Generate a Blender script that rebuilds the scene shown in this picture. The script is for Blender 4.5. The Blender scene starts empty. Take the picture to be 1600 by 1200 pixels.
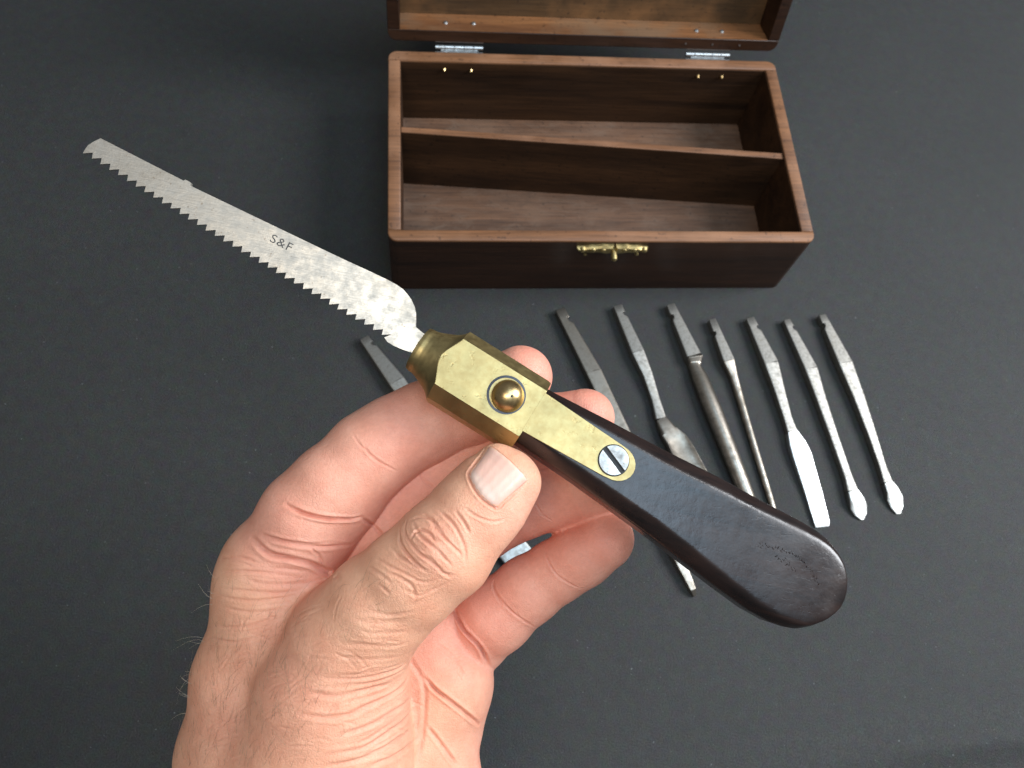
import bpy, bmesh, math, random
import numpy as np
from mathutils import Vector, Matrix

random.seed(7); rng = np.random.default_rng(11)
S = 0.01                      # everything below is written in centimetres
scn = bpy.context.scene

# ------------------------------------------------------------------ camera
FPX, CH, CA, CR = 1279.26, 37.756, 0.408, 0.2374
_f = np.array([0, math.sin(CA), -math.cos(CA)]); _r = np.array([1.0, 0, 0]); _u = np.cross(_r, _f)
RT = _r * math.cos(CR) + _u * math.sin(CR)
UP = _u * math.cos(CR) - _r * math.sin(CR)
FW = _f
CAMP = np.array([0, 0, CH])
cd = bpy.data.cameras.new('camera'); cam = bpy.data.objects.new('camera', cd); scn.collection.objects.link(cam)
cam.matrix_world = Matrix(((RT[0], UP[0], -FW[0], 0), (RT[1], UP[1], -FW[1], 0), (RT[2], UP[2], -FW[2], CH * S), (0, 0, 0, 1)))
cd.sensor_width = 36; cd.lens = FPX / 1600 * 36; cd.clip_start = 0.01; cd.clip_end = 50
cd.dof.use_dof = True; cd.dof.focus_distance = 0.215; cd.dof.aperture_fstop = 30
scn.camera = cam

# ------------------------------------------------------------------ light
w = bpy.data.worlds.new('World'); scn.world = w; w.use_nodes = True
wn = w.node_tree; wb = wn.nodes['Background']; wb.inputs[1].default_value = 0.15
wb.inputs[0].default_value = (0.93, 0.96, 1.0, 1)
def area(name, loc, target, sx, sy, power, col):
    l = bpy.data.lights.new(name, 'AREA'); l.shape = 'RECTANGLE'; l.size = sx; l.size_y = sy; l.energy = power; l.color = col
    o = bpy.data.objects.new(name, l); scn.collection.objects.link(o)
    o.location = loc; d = Vector(target) - Vector(loc); o.rotation_euler = d.to_track_quat('-Z', 'Y').to_euler()
    return o
area('window_light', (0.92, 0.42, 0.88), (0.0, 0.15, 0.05), 0.60, 0.60, 24.0, (0.93, 0.96, 1.0))
area('skylight', (0.22, -0.04, 1.20), (0.05, 0.0, 0.1), 1.0, 0.5, 8.2, (0.56, 0.79, 1.0))
area('ceiling_light', (-0.22, -0.40, 1.25), (0.0, 0.1, 0.1), 0.36, 0.36, 5.2, (1.0, 0.89, 0.74))
scn.view_settings.view_transform = 'Standard'; scn.view_settings.look = 'None'; scn.view_settings.exposure = 0; scn.view_settings.gamma = 1

# ------------------------------------------------------------------ geometry helpers
KP = 1 / FPX
def P(px, py, d):
    """point (cm) seen at photo position px,py at depth d along the view axis"""
    return CAMP + FW * d + RT * ((px - 800) * KP * d) + UP * ((600 - py) * KP * d)
def PV(a, d): return np.array([P(x, y, d) for x, y in a])
def G(px, py, z=0.0):
    q = FW + RT * ((px - 800) * KP) + UP * ((600 - py) * KP)
    return CAMP + q * ((z - CH) / q[2])
def PROJ(v):
    q = np.asarray(v) - CAMP; z = q @ FW
    return np.stack([800 + FPX * (q @ RT) / z, 600 - FPX * (q @ UP) / z, z], -1)

def link(o, parent=None):
    scn.collection.objects.link(o)
    if parent is not None: o.parent = parent
    return o
def mesh(name, verts, faces, mat=None, parent=None, origin=(0, 0, 0), sharp=35, smooth=True, top=False):
    """verts in cm; origin in cm. Children: verts are in the parent's frame."""
    v = (np.asarray(verts, float) - np.asarray(origin, float)) * S
    me = bpy.data.meshes.new(name); me.from_pydata(v.tolist(), [], [list(map(int, f)) for f in faces]); me.validate()
    bm = bmesh.new(); bm.from_mesh(me); bmesh.ops.recalc_face_normals(bm, faces=bm.faces); bm.to_mesh(me); bm.free()
    if smooth:
        me.polygons.foreach_set('use_smooth', [True] * len(me.polygons))
        if sharp: me.set_sharp_from_angle(angle=math.radians(sharp))
    if mat: me.materials.append(mat)
    o = bpy.data.objects.new(name, me); o.location = np.asarray(origin, float) * S
    return link(o, parent)
def empty(name, loc, rz=0.0):
    o = bpy.data.objects.new(name, None); o.empty_display_size = 0.01
    o.location = np.asarray(loc, float) * S; o.rotation_euler = (0, 0, rz); return link(o)
def tag(o, label=None, cat=None, group=None, kind=None):
    for k, v in (('label', label), ('category', cat), ('group', group), ('kind', kind)):
        if v: o[k] = v
    return o
def bevel(o, w, seg=2):
    m = o.modifiers.new('bevel', 'BEVEL'); m.width = w * S; m.segments = seg; m.limit_method = 'ANGLE'; m.angle_limit = math.radians(30); return o
def boxv(x0, x1, y0, y1, z0, z1):
    v = [(x, y, z) for z in (z0, z1) for y in (y0, y1) for x in (x0, x1)]
    f = [(0, 2, 3, 1), (4, 5, 7, 6), (0, 1, 5, 4), (2, 6, 7, 3), (0, 4, 6, 2), (1, 3, 7, 5)]
    return v, f
def loft(rings, caps=True):
    n = len(rings[0]); v = np.concatenate(rings); f = []
    for i in range(len(rings) - 1):
        a = i * n; b = a + n
        for j in range(n): f.append((a + j, a + (j + 1) % n, b + (j + 1) % n, b + j))
    if caps: f.append(tuple(range(n))[::-1]); f.append(tuple(range(len(v) - n, len(v))))
    return v, f
def extrude(poly, n, h):
    """poly: Nx3 planar outline, n: unit normal, h: thickness, centred"""
    poly = np.asarray(poly); n = np.asarray(n)
    return loft([poly - n * h / 2, poly + n * h / 2])
def tube(pts, r, seg=10, up=(0, 0, 1)):
    pts = np.asarray(pts, float); r = np.broadcast_to(r, len(pts)); rings = []
    T = np.gradient(pts, axis=0)
    for p, t, q in zip(pts, T, r):
        t = t / np.linalg.norm(t); a = np.cross(t, up)
        if np.linalg.norm(a) < 1e-3: a = np.cross(t, (1, 0, 0))
        a /= np.linalg.norm(a); b = np.cross(t, a)
        th = np.arange(seg) * 2 * np.pi / seg
        rings.append(p + q * (np.outer(np.cos(th), a) + np.outer(np.sin(th), b)))
    return loft(rings)

# ------------------------------------------------------------------ materials
class Mat:
    def __init__(s, name):
        s.m = bpy.data.materials.new(name); s.m.use_nodes = True; s.t = s.m.node_tree
        s.b = s.t.nodes['Principled BSDF']; s.tc = s.t.nodes.new('ShaderNodeTexCoord')
    def n(s, typ, **kw):
        x = s.t.nodes.new(typ)
        for k, v in kw.items():
            if k in x.inputs.keys(): x.inputs[k].default_value = v
            else: setattr(x, k, v)
        return x
    def l(s, a, b): s.t.links.new(a, b)
    def noise(s, scale, detail=4, rough=0.55, vec=None, stretch=None, dist=0.0):
        x = s.n('ShaderNodeTexNoise'); x.inputs['Scale'].default_value = scale; x.inputs['Detail'].default_value = detail
        x.inputs['Roughness'].default_value = rough; x.inputs['Distortion'].default_value = dist
        src = vec or s.tc.outputs['Object']
        if stretch is not None:
            mp = s.n('ShaderNodeMapping'); mp.inputs['Scale'].default_value = stretch[:3]
            if len(stretch) > 3: mp.inputs['Rotation'].default_value = stretch[3]
            s.l(src, mp.inputs[0]); src = mp.outputs[0]
        s.l(src, x.inputs['Vector']); return x.outputs['Fac']
    def ramp(s, fac, stops):
        r = s.n('ShaderNodeValToRGB'); e = r.color_ramp.elements
        while len(e) < len(stops): e.new(0.5)
        for q, (p, c) in zip(e, stops):
            q.position = p; q.color = (*c, 1) if hasattr(c, '__len__') else (c, c, c, 1)
        s.l(fac, r.inputs[0]); return r.outputs[0]
    def mix(s, fac, a, b, mode='MIX'):
        x = s.n('ShaderNodeMix', data_type='RGBA', blend_type=mode)
        for sock, v in ((x.inputs[0], fac), (x.inputs[6], a), (x.inputs[7], b)):
            if hasattr(v, 'is_output'): s.l(v, sock)
            elif hasattr(v, '__len__'): sock.default_value = (*v, 1)
            else: sock.default_value = v
        return x.outputs[2]
    def bump(s, h, strength, dist):
        x = s.n('ShaderNodeBump'); x.inputs['Strength'].default_value = strength; x.inputs['Distance'].default_value = dist
        s.l(h, x.inputs['Height'])
        if s.b.inputs['Normal'].is_linked: s.l(s.b.inputs['Normal'].links[0].from_socket, x.inputs['Normal'])
        s.l(x.outputs[0], s.b.inputs['Normal'])
    def set(s, **kw):
        for k, v in kw.items():
            k = k.replace('_', ' ')
            if hasattr(v, 'is_output'): s.l(v, s.b.inputs[k])
            elif hasattr(v, '__len__') and len(v) == 3 and k != 'Subsurface Radius': s.b.inputs[k].default_value = (*v, 1)
            else: s.b.inputs[k].default_value = v
        return s

def m_table():
    a = Mat('charcoal_cloth'); big = a.noise(9, 3); fine = a.noise(1500, 3, .7); med = a.noise(160, 4, .6)
    c = a.ramp(big, [(.3, (.0205, .0210, .0195)), (.7, (.0255, .0258, .0240))]); hue = a.n('ShaderNodeTexNoise'); hue.inputs['Scale'].default_value = 260; hue.inputs['Detail'].default_value = 4; a.l(a.tc.outputs['Object'], hue.inputs['Vector'])
    c = a.mix(.75, c, a.mix(.5, hue.outputs['Color'], (.5, .5, .5)), 'OVERLAY')
    speck = a.noise(620, 2, .5)
    c = a.mix(.55, c, a.ramp(fine, [(.36, (.2,) * 3), (.64, (1.8, 1.8, 1.9))]), 'MULTIPLY')
    c = a.mix(.25, c, a.ramp(med, [(.3, (.7,) * 3), (.7, (1.3,) * 3)]), 'MULTIPLY')
    c = a.mix(a.ramp(speck, [(.73, 0.0), (.76, .6)]), c, (.16, .17, .17))
    a.set(Base_Color=c, Roughness=.62, Specular_IOR_Level=.36, Sheen_Weight=.09, Sheen_Roughness=.4)
    a.b.inputs['Sheen Tint'].default_value = (.7, .85, 1, 1)
    a.bump(fine, .9, .0004); a.bump(med, .10, .0006); return a.m
def m_wood(name, lo, hi, rough=.45, spec=.5, ax=0, wear=None, wearamt=.5, scuff=False):
    a = Mat(name); st = [60, 60, 60]; st[ax] = 4.5
    st2 = [900, 900, 900]; st2[ax] = 45
    g = a.noise(1, 6, .62, stretch=st, dist=.6); f = a.noise(1, 4, .6, stretch=st2); b = a.noise(30, 4)
    if scuff: sf = a.noise(1, 6, .72, stretch=(50, 130, 130, (0, 0, .25)), dist=.8)
    c = a.ramp(g, [(.30, lo), (.72, hi)])
    c = a.mix(.6, c, a.ramp(f, [(.3, .45), (.62, 1.25)]), 'MULTIPLY')
    if wear is not None:
        c = a.mix(a.ramp(b, [(.48, 0.0), (.68, wearamt)]), c, wear)
    if scuff: c = a.mix(a.ramp(sf, [(.50, 0.0), (.68, .34)]), c, (.15, .105, .075)); c = a.mix(a.ramp(sf, [(.30, .40), (.44, 0.0)]), c, (.035, .018, .010))
    nk = a.noise(420, 3, .55); c = a.mix(a.ramp(nk, [(.62, 0.0), (.70, .6)]), c, tuple(x * .35 for x in lo))
    a.set(Base_Color=c, Roughness=a.ramp(b, [(.3, rough - .1), (.7, rough + .15)]), Specular_IOR_Level=spec)
    a.bump(f, .25, .0004); a.bump(g, .2, .001); return a.m
def m_steel(name, col, rough, mott=.35, grind=False, scl=1.0):
    a = Mat(name); n1 = a.noise(260 * scl, 8, .62); n2 = a.noise(60 * scl, 4); n3 = a.noise(1800, 3)
    c = a.ramp(n1, [(.32, tuple(x * (1 - mott) for x in col)), (.66, tuple(min(1, x * (1 + mott * .45)) for x in col))])
    c = a.mix(a.ramp(n2, [(.52, 0.0), (.75, .35)]), c, (col[0] * .62, col[1] * .56, col[2] * .46))
    a.set(Base_Color=c, Metallic=1.0, Roughness=a.ramp(n1, [(.3, rough + .16), (.7, rough - .04)]))
    if grind:      # cross grinding marks and rust freckles
        gr = a.noise(1, 4, .6, stretch=(260, 3600, 900, (0, 0, 1.1)))
        cc_ = a.b.inputs['Base Color'].links[0].from_socket
        cc_ = a.mix(.30, cc_, a.ramp(gr, [(.3, .55), (.7, 1.3)]), 'MULTIPLY')
        fr = a.noise(900, 3, .5); cc_ = a.mix(a.ramp(fr, [(.66, 0.0), (.72, .5)]), cc_, (.22, .15, .09)); a.l(cc_, a.b.inputs['Base Color']); a.bump(gr, .15, .0002)
    a.bump(n1, .16, .0003); a.bump(n3, .12, .0001); return a.m
def m_brass(name, col=(.62, .47, .17), rough=.33, dull=.5):
    a = Mat(name); n1 = a.noise(90, 5, .6); n2 = a.noise(500, 4, .7)
    sc = a.noise(1, 3, .6, stretch=(2600, 160, 300, (0, 0, .9)))
    c = a.ramp(n1, [(.3, tuple(x * (1 - .3 * dull) for x in col)), (.7, tuple(min(1, x * 1.12) for x in col))])
    c = a.mix(a.ramp(sc, [(.70, 0.0), (.76, .35)]), c, (.16, .10, .03))
    a.set(Base_Color=c, Metallic=1.0, Roughness=a.ramp(n2, [(.3, rough - .05), (.7, rough + .12)]))
    dn = a.noise(420, 3, .6); a.bump(a.ramp(dn, [(.62, 1.0), (.75, 0.0)]), .25, .0003); a.bump(sc, .06, .0001); return a.m
def m_plain(name, col, rough=.5, metal=0.0):
    a = Mat(name); n = a.noise(300, 4)
    c = a.ramp(n, [(.3, tuple(x * .75 for x in col)), (.7, tuple(x * 1.2 for x in col))])
    a.set(Base_Color=c, Roughness=rough, Metallic=metal); return a.m
def m_skin():
    a = Mat('skin'); at = a.n('ShaderNodeAttribute', attribute_name='pigment')
    blot = a.noise(140, 5, .6); fine = a.noise(900, 4, .65); big = a.noise(45, 3)
    vor = a.n('ShaderNodeTexVoronoi', feature='DISTANCE_TO_EDGE'); vor.inputs['Scale'].default_value = 1150
    a.l(a.tc.outputs['Object'], vor.inputs['Vector'])
    c = a.mix(.42, at.outputs['Color'], a.ramp(blot, [(.3, (.86, .66, .60)), (.7, (1.12, 1.22, 1.24))]), 'MULTIPLY')
    c = a.mix(.22, c, a.ramp(big, [(.3, (.88, .66, .62)), (.7, (1.1, 1.2, 1.15))]), 'MULTIPLY')
    c = a.mix(.12, c, a.ramp(fine, [(.3, .6), (.7, 1.4)]), 'MULTIPLY')
    a.set(Base_Color=c, Roughness=a.ramp(fine, [(.3, .42), (.7, .60)]), Specular_IOR_Level=.42,
          Subsurface_Weight=.13, Subsurface_Radius=(1.0, .36, .2), Subsurface_Scale=.003)
    a.bump(a.ramp(vor.outputs['Distance'], [(0, 0.0), (.12, 1.0)]), .40, .00018)
    a.bump(fine, .30, .0003)
    a.bump(a.noise(1, 5, .7, stretch=(420, 900, 900, (0, 0, .7)), dist=1.5), .22, .0004); return a.m
def m_ebony():
    a = Mat('dark_rosewood'); st = (26, 260, 260)
    g = a.noise(1, 5, .65, stretch=st, dist=.4); f = a.noise(1, 3, .5, stretch=(330, 1900, 1900, (0, 0, -.55))); b = a.noise(70, 5, .6)
    c = a.ramp(g, [(.3, (.005, .004, .0045)), (.72, (.026, .013, .010))])
    c = a.mix(a.ramp(f, [(.27, .6), (.33, 0.0)]), c, (.004, .003, .003))
    a.set(Base_Color=c, Roughness=a.ramp(b, [(.3, .20), (.7, .38)]), Specular_IOR_Level=.62)
    a.bump(a.ramp(f, [(.28, 0.0), (.36, 1.0)]), .10, .0003); a.bump(b, .22, .0010); a.bump(a.noise(500, 3), .12, .0003); return a.m

M = dict(
    table=m_table(), rim=m_wood('worn_rim_wood', (.10, .040, .016), (.245, .108, .045), .6, wear=(.28, .14, .075), wearamt=.6),
    wall=m_wood('dark_shaded_wood', (.012, .0048, .0022), (.050, .020, .009), .42, spec=.35),  # dark brown, deepened to paint in the walls' shade under grazing light
    inner=m_wood('inner_shaded_wood', (.017, .0072, .003), (.068, .030, .012), .65, spec=.22),  # inner faces and divider: brown with their shade put into the colour
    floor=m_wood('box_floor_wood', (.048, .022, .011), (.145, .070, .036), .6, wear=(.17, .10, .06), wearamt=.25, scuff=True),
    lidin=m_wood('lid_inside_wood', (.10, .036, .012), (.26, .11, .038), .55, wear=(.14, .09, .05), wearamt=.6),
    lidpanel=m_wood('lid_panel_wood', (.035, .018, .007), (.10, .052, .020), .5, wear=(.24, .10, .028), wearamt=.5),
    steel=m_steel('worn_steel', (.37, .35, .315), .42, .40, scl=2.4), bright=m_steel('bright_steel', (.78, .79, .78), .34, .2),
    dark=m_steel('brown_steel', (.36, .32, .27), .34, .5), blade=m_steel('blade_steel', (.57, .55, .51), .42, .17, scl=1.3, grind=True),
    brass=m_brass('brass', (.455, .350, .158), .44, .9), brassdull=m_brass('dull_brass', (.46, .32, .11), .38, 1), button=m_brass('button_brass', (.62, .44, .21), .30, .8),
    mid=m_steel('ground_steel', (.40, .40, .38), .36, .4, scl=2), nickel=m_steel('nickel', (.55, .56, .56), .33, .35), screw=m_steel('screw_steel', (.46, .455, .44), .42, .5, grind=True), recess=m_plain('recess_gray', (.05, .05, .058), .35, .5), ebony=m_ebony(), black=m_plain('gap_reflection_black', (.006, .006, .007), .6),
    stamp=m_plain('stamp_recess', (.07, .068, .065), .6), skin=m_skin())

# ------------------------------------------------------------------ table
def table():
    xs = np.r_[np.linspace(-160, -31, 12), np.linspace(-30, 30, 216)[:], np.linspace(31, 160, 12)]; ys = np.r_[np.linspace(-110, -16, 24), np.linspace(-15, 8, 190), np.linspace(9, 210, 26)]; n = len(xs)
    a, b = G(1230, 1188), G(1600, 1148); t = (b - a)[:2] / np.linalg.norm((b - a)[:2]); nn = np.array([-t[1], t[0]])
    X, Y = np.meshgrid(xs, ys); L = (X - a[0]) * t[0] + (Y - a[1]) * t[1]; D_ = (X - a[0]) * nn[0] + (Y - a[1]) * nn[1]
    am = 1 / (1 + np.exp(-(L - 3) / 2.0))       # a soft fold of the cloth near the lower right corner
    Z = am * (.16 * np.exp(-(D_ / .75) ** 2) - .30 / (1 + np.exp((D_ + .9) / .35)))
    Z -= Z.max() * 0
    v = np.c_[X.ravel(), Y.ravel(), Z.ravel()]
    f = [(j * n + i, j * n + i + 1, (j + 1) * n + i + 1, (j + 1) * n + i) for j in range(len(ys) - 1) for i in range(n - 1)]
    tag(mesh('table_surface', v, f, M['table'], sharp=0), kind='structure')
table()

# ------------------------------------------------------------------ box
BX, BY, BTH = -7.2297, 19.945, 0.2744
W, D, H, T, FL = 21.0, 11.584, 4.6425, 0.606, 0.256
def to_box(p):
    q = np.asarray(p)[:2] - (BX, BY); c, s = math.cos(BTH), math.sin(BTH)
    return np.array([q[0] * c + q[1] * s, -q[0] * s + q[1] * c])
def rrect(x0, x1, y0, y1, r, seg=5):
    o = []
    for cx, cy, a0 in ((x1 - r, y1 - r, 0), (x0 + r, y1 - r, 90), (x0 + r, y0 + r, 180), (x1 - r, y0 + r, 270)):
        for k in range(seg + 1):
            a = math.radians(a0 + 90 * k / seg); o.append((cx + r * math.cos(a), cy + r * math.sin(a)))
    return o
def plank(name, poly, z0, z1, mat, root, side=None, bev=.03):
    poly = np.asarray(poly); n = len(poly)
    a = np.c_[poly, np.full(n, z0)]; b = np.c_[poly, np.full(n, z1)]
    v, f = loft([a, b]); o = mesh(name, v, f, mat, root, sharp=30)
    return bevel(o, bev, 2)
def build_box():
    root = tag(empty('wooden_box', (BX, BY, 0), BTH), 'dark brown open wooden box with slanting divider and brass clasp, behind the tool bits', 'box')
    r = .45
    # four walls; front and back run the full width, ends butt between them
    def fb(y0, y1, front):
        a = []
        rs = 6
        if front:
            for k in range(rs + 1): t = math.radians(180 + 90 * k / rs); a.append((r + r * math.cos(t), y0 + r + r * math.sin(t)))
            for k in range(rs + 1): t = math.radians(270 + 90 * k / rs); a.append((W - r + r * math.cos(t), y0 + r + r * math.sin(t)))
            a += [(W, y1), (0, y1)]
        else:
            for k in range(rs + 1): t = math.radians(90 * k / rs); a.append((W - r + r * math.cos(t), y1 - r + r * math.sin(t)))
            for k in range(rs + 1): t = math.radians(90 + 90 * k / rs); a.append((r + r * math.cos(t), y1 - r + r * math.sin(t)))
            a += [(0, y0), (W, y0)]
        return a
    zt = H - .12
    e = .012
    specs = [('front_wall', fb(0, T, True)), ('back_wall', fb(D - T, D, False)),
             ('side_wall', [(0, T + e), (T, T + e), (T, D - T - e), (0, D - T - e)]), ('side_wall', [(W - T, T + e), (W, T + e), (W, D - T - e), (W - T, D - T - e)])]
    for nm, poly in specs:
        poly = np.asarray(poly)
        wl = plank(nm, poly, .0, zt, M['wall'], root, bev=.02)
        c = np.array([W / 2, D / 2])
        # worn bare-wood rim, rounded over
        n = len(poly); ctr = poly.mean(0)
        rings = []
        for ins, z in ((0, zt), (0, H - .06), (.018, H - .022), (.06, H)):
            q = poly.copy()
            lo, hi = poly.min(0), poly.max(0)
            for k in (0, 1):
                q[:, k] = ctr[k] + (poly[:, k] - ctr[k]) * (1 - 2 * ins / (hi[k] - lo[k]) * (1 if (hi[k] - lo[k]) < 2 or True else 0))
            rings.append(np.c_[q, np.full(n, z)])
        v, f = loft(rings); mesh('rim', v, f, M['rim'], wl, sharp=50)
    # thin dark sheets on the inner wall faces, carrying the painted-in shade
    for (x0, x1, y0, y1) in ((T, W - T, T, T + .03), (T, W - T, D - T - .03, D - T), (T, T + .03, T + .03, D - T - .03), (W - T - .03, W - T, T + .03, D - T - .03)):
        v, f = boxv(x0, x1, y0, y1, FL, H - .13); mesh('wall_face_sheet', v, f, M['inner'], root)
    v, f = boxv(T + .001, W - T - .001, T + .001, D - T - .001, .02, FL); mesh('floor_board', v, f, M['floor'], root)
    # slanting divider
    zd = H - .16
    a = to_box(G(627, 202, zd)); b = to_box(G(1229, 244, zd)); dv = (b - a) / np.linalg.norm(b - a); nv = np.array([-dv[1], dv[0]]) * .17
    yl = a[1] + dv[1] / dv[0] * (T + .03 - a[0]); yr = a[1] + dv[1] / dv[0] * (W - T - .03 - a[0])
    A = np.array([T - .25, yl]); B = np.array([W - T + .25, yr])
    q = [A - nv, B - nv, B + nv, A + nv]
    A2 = np.array([T + .03, yl]); B2 = np.array([W - T - .03, yr]); q2 = [A2 - nv, B2 - nv, B2 + nv, A2 + nv]
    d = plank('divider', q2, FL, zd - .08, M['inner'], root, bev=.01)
    rings = [np.c_[np.array(q2), np.full(4, zd - .08)], np.c_[np.array(q2), np.full(4, zd)]]
    v, f = loft(rings); bevel(mesh('divider_edge', v, f, M['rim'], d), .03)
    # screw tips on the inner back wall
    for px, py in ((694, 107), (736, 110), (1090, 117), (1127, 118)):
        p = to_box(G(px, py, H - .55)); v, f = tube([(p[0], D - T - .035, H - .55), (p[0], D - T - .12, H - .56), (p[0], D - T - .2, H - .56)], [.10, .09, .02], 8)
        mesh('screw_tip', v, f, M['button'], root)
    # lid
    ax = np.array([0, D + .30, H + .02]); ang = math.radians(106); LH = 1.72
    def LT(p):
        p = np.asarray(p, float); y = p[:, 1] - ax[1]; z = p[:, 2] - ax[2]; c, s = math.cos(ang), math.sin(ang)
        # rotate about x so that +z goes to +y
        return np.c_[p[:, 0], ax[1] + y * c + z * s, ax[2] - y * s + z * c]
    lid = empty('lid', (0, 0, 0)); lid.parent = root
    def lp(name, poly, z0, z1, mat, bev=.03):
        poly = np.asarray(poly); n = len(poly)
        v, f = loft([np.c_[poly, np.full(n, z0)], np.c_[poly, np.full(n, z1)]])
        return bevel(mesh(name, LT(v), f, mat, lid, sharp=30), bev)
    z0 = H + .03
    e = .004
    for nm, poly in specs:
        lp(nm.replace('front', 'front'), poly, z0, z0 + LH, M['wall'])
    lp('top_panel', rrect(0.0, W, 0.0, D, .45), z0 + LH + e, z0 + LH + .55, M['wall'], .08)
    v, f = boxv(T + .02, W - T - .02, D - T - .03, D - T - .002, z0 + .02, z0 + LH - .03); mesh('wall_face_sheet', LT(v), f, M['lidin'], lid)
    v, f = boxv(T + .02, W - T - .02, T + .04, D - T - .04, z0 + LH - .03, z0 + LH - .002); mesh('panel_lining', LT(v), f, M['lidpanel'], lid)
    # hinges: knuckles in the gap, leaves on both back faces, screw heads inside the lid
    for (pa, pb) in (((680, 69), (755, 74)), ((1071, 79), (1140, 85))):
        xa = to_box(G(*pa, H + .1))[0]; xb = to_box(G(*pb, H + .1))[0]
        h = empty('hinge', (0, 0, 0)); h.parent = root
        nk = 5
        for k in range(nk):
            x0 = xa + (xb - xa) * k / nk + .015; x1 = xa + (xb - xa) * (k + 1) / nk - .015
            v, f = tube([(x0, ax[1], ax[2]), (x1, ax[1], ax[2])], .13, 14, up=(0, 1, 0)); mesh('knuckle', v, f, M['nickel'], h)
        v, f = boxv(xa, xb, D + .004, D + .05, H - .7, H - .02); mesh('hinge_leaf', v, f, M['nickel'], h)
        v, f = boxv(xa + .3, xb - .3, D + .04, ax[1], H - .03, H + .0); mesh('hinge_leaf', v, f, M['nickel'], h)
        v, f = boxv(xa, xb, D + .004, D + .05, z0 + .05, z0 + .7); mesh('hinge_leaf', LT(v), f, M['nickel'], h)
        for fr in (.22, .80):
            x = xa + (xb - xa) * fr
            v, f = tube([(x, D - T - .032, z0 + .75), (x, D - T - .10, z0 + .75), (x, D - T - .13, z0 + .75)], [.13, .10, .03], 10)
            mesh('screw_tip', LT(v), f, M['nickel'], h)
    for px in (1070, 1111, 1153):
        x = to_box(G(px, 66, H + .5))[0]
        v, f = tube([(x, D - T * .5, z0 + .0), (x, D - T * .5, z0 - .03)], .05, 8); mesh('pin_head', LT(v), f, M['nickel'], lid)
    # clasp on the front wall
    cl = empty('clasp', (0, 0, 0)); cl.parent = root
    def F(px, py):        # point on plane y=0 (front) of the box
        c, s = math.cos(BTH), math.sin(BTH); nrm = np.array([s, -c, 0.0]); o = np.array([BX, BY, 0.0])
        q = FW + RT * ((px - 800) * KP) + UP * ((600 - py) * KP); t = ((o - CAMP) @ nrm) / (q @ nrm); p = CAMP + q * t
        return to_box(p)[0], p[2]
    xl = F(901, 386)[0]; xr = F(1011, 386)[0]; xm = F(959, 386)[0]
    for side, (xa, xb) in enumerate(((xl, xm - .05), (xm + .05, xr))):
        o2 = []; N = 22
        for k in range(N + 1):
            u = k / N; x = xa + (xb - xa) * u; uu = u if side == 0 else 1 - u
            o2.append((x, H - .42 + .20 * math.sin(min(1, uu * 1.15) * math.pi / 2) - .05 * abs(math.sin(uu * 9))))
        for k in range(N + 1):
            u = 1 - k / N; x = xa + (xb - xa) * u; uu = u if side == 0 else 1 - u
            o2.append((x, H - .60 - .24 * uu ** .6 + .05 * math.sin(uu * 13)))
        # domed plate: front ring pushed forward
        o2 = np.array(o2); c2 = o2.mean(0)
        rings = [np.c_[o2[:, 0], np.full(len(o2), -.003), o2[:, 1]], np.c_[o2[:, 0], np.full(len(o2), -.12), o2[:, 1]],
                 np.c_[c2[0] + (o2[:, 0] - c2[0]) * .9, np.full(len(o2), -.22), c2[1] + (o2[:, 1] - c2[1]) * .7]]
        v, f = loft(rings); mesh('clasp_plate', v, f, M['brass'], cl, sharp=25)
    zc = H - .62
    for dx in (-1.55, -1.05, -.55, .5, 1.0, 1.5):
        v, f = tube([(xm + dx, -.12, zc + .12), (xm + dx, -.27, zc + .13), (xm + dx, -.32, zc + .13)], [.17, .13, .03], 12); mesh('clasp_boss', v, f, M['brass'], cl)
    v, f = tube([(xm, -.02, zc), (xm, -.22, zc - .02), (xm, -.42, zc - .06), (xm, -.60, zc - .10), (xm, -.68, zc - .11)], [.12, .12, .16, .15, .05], 14, up=(1, 0, 0)); mesh('clasp_knob', v, f, M['brass'], cl)
    for dx in (-1.32, 1.28):
        v, f = tube([(xm + dx, -.003, H - 1.12), (xm + dx, -.08, H - 1.12), (xm + dx, -.12, H - 1.12)], [.10, .09, .02], 10); mesh('clasp_pin', v, f, M['brass'], cl)
build_box()

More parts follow.
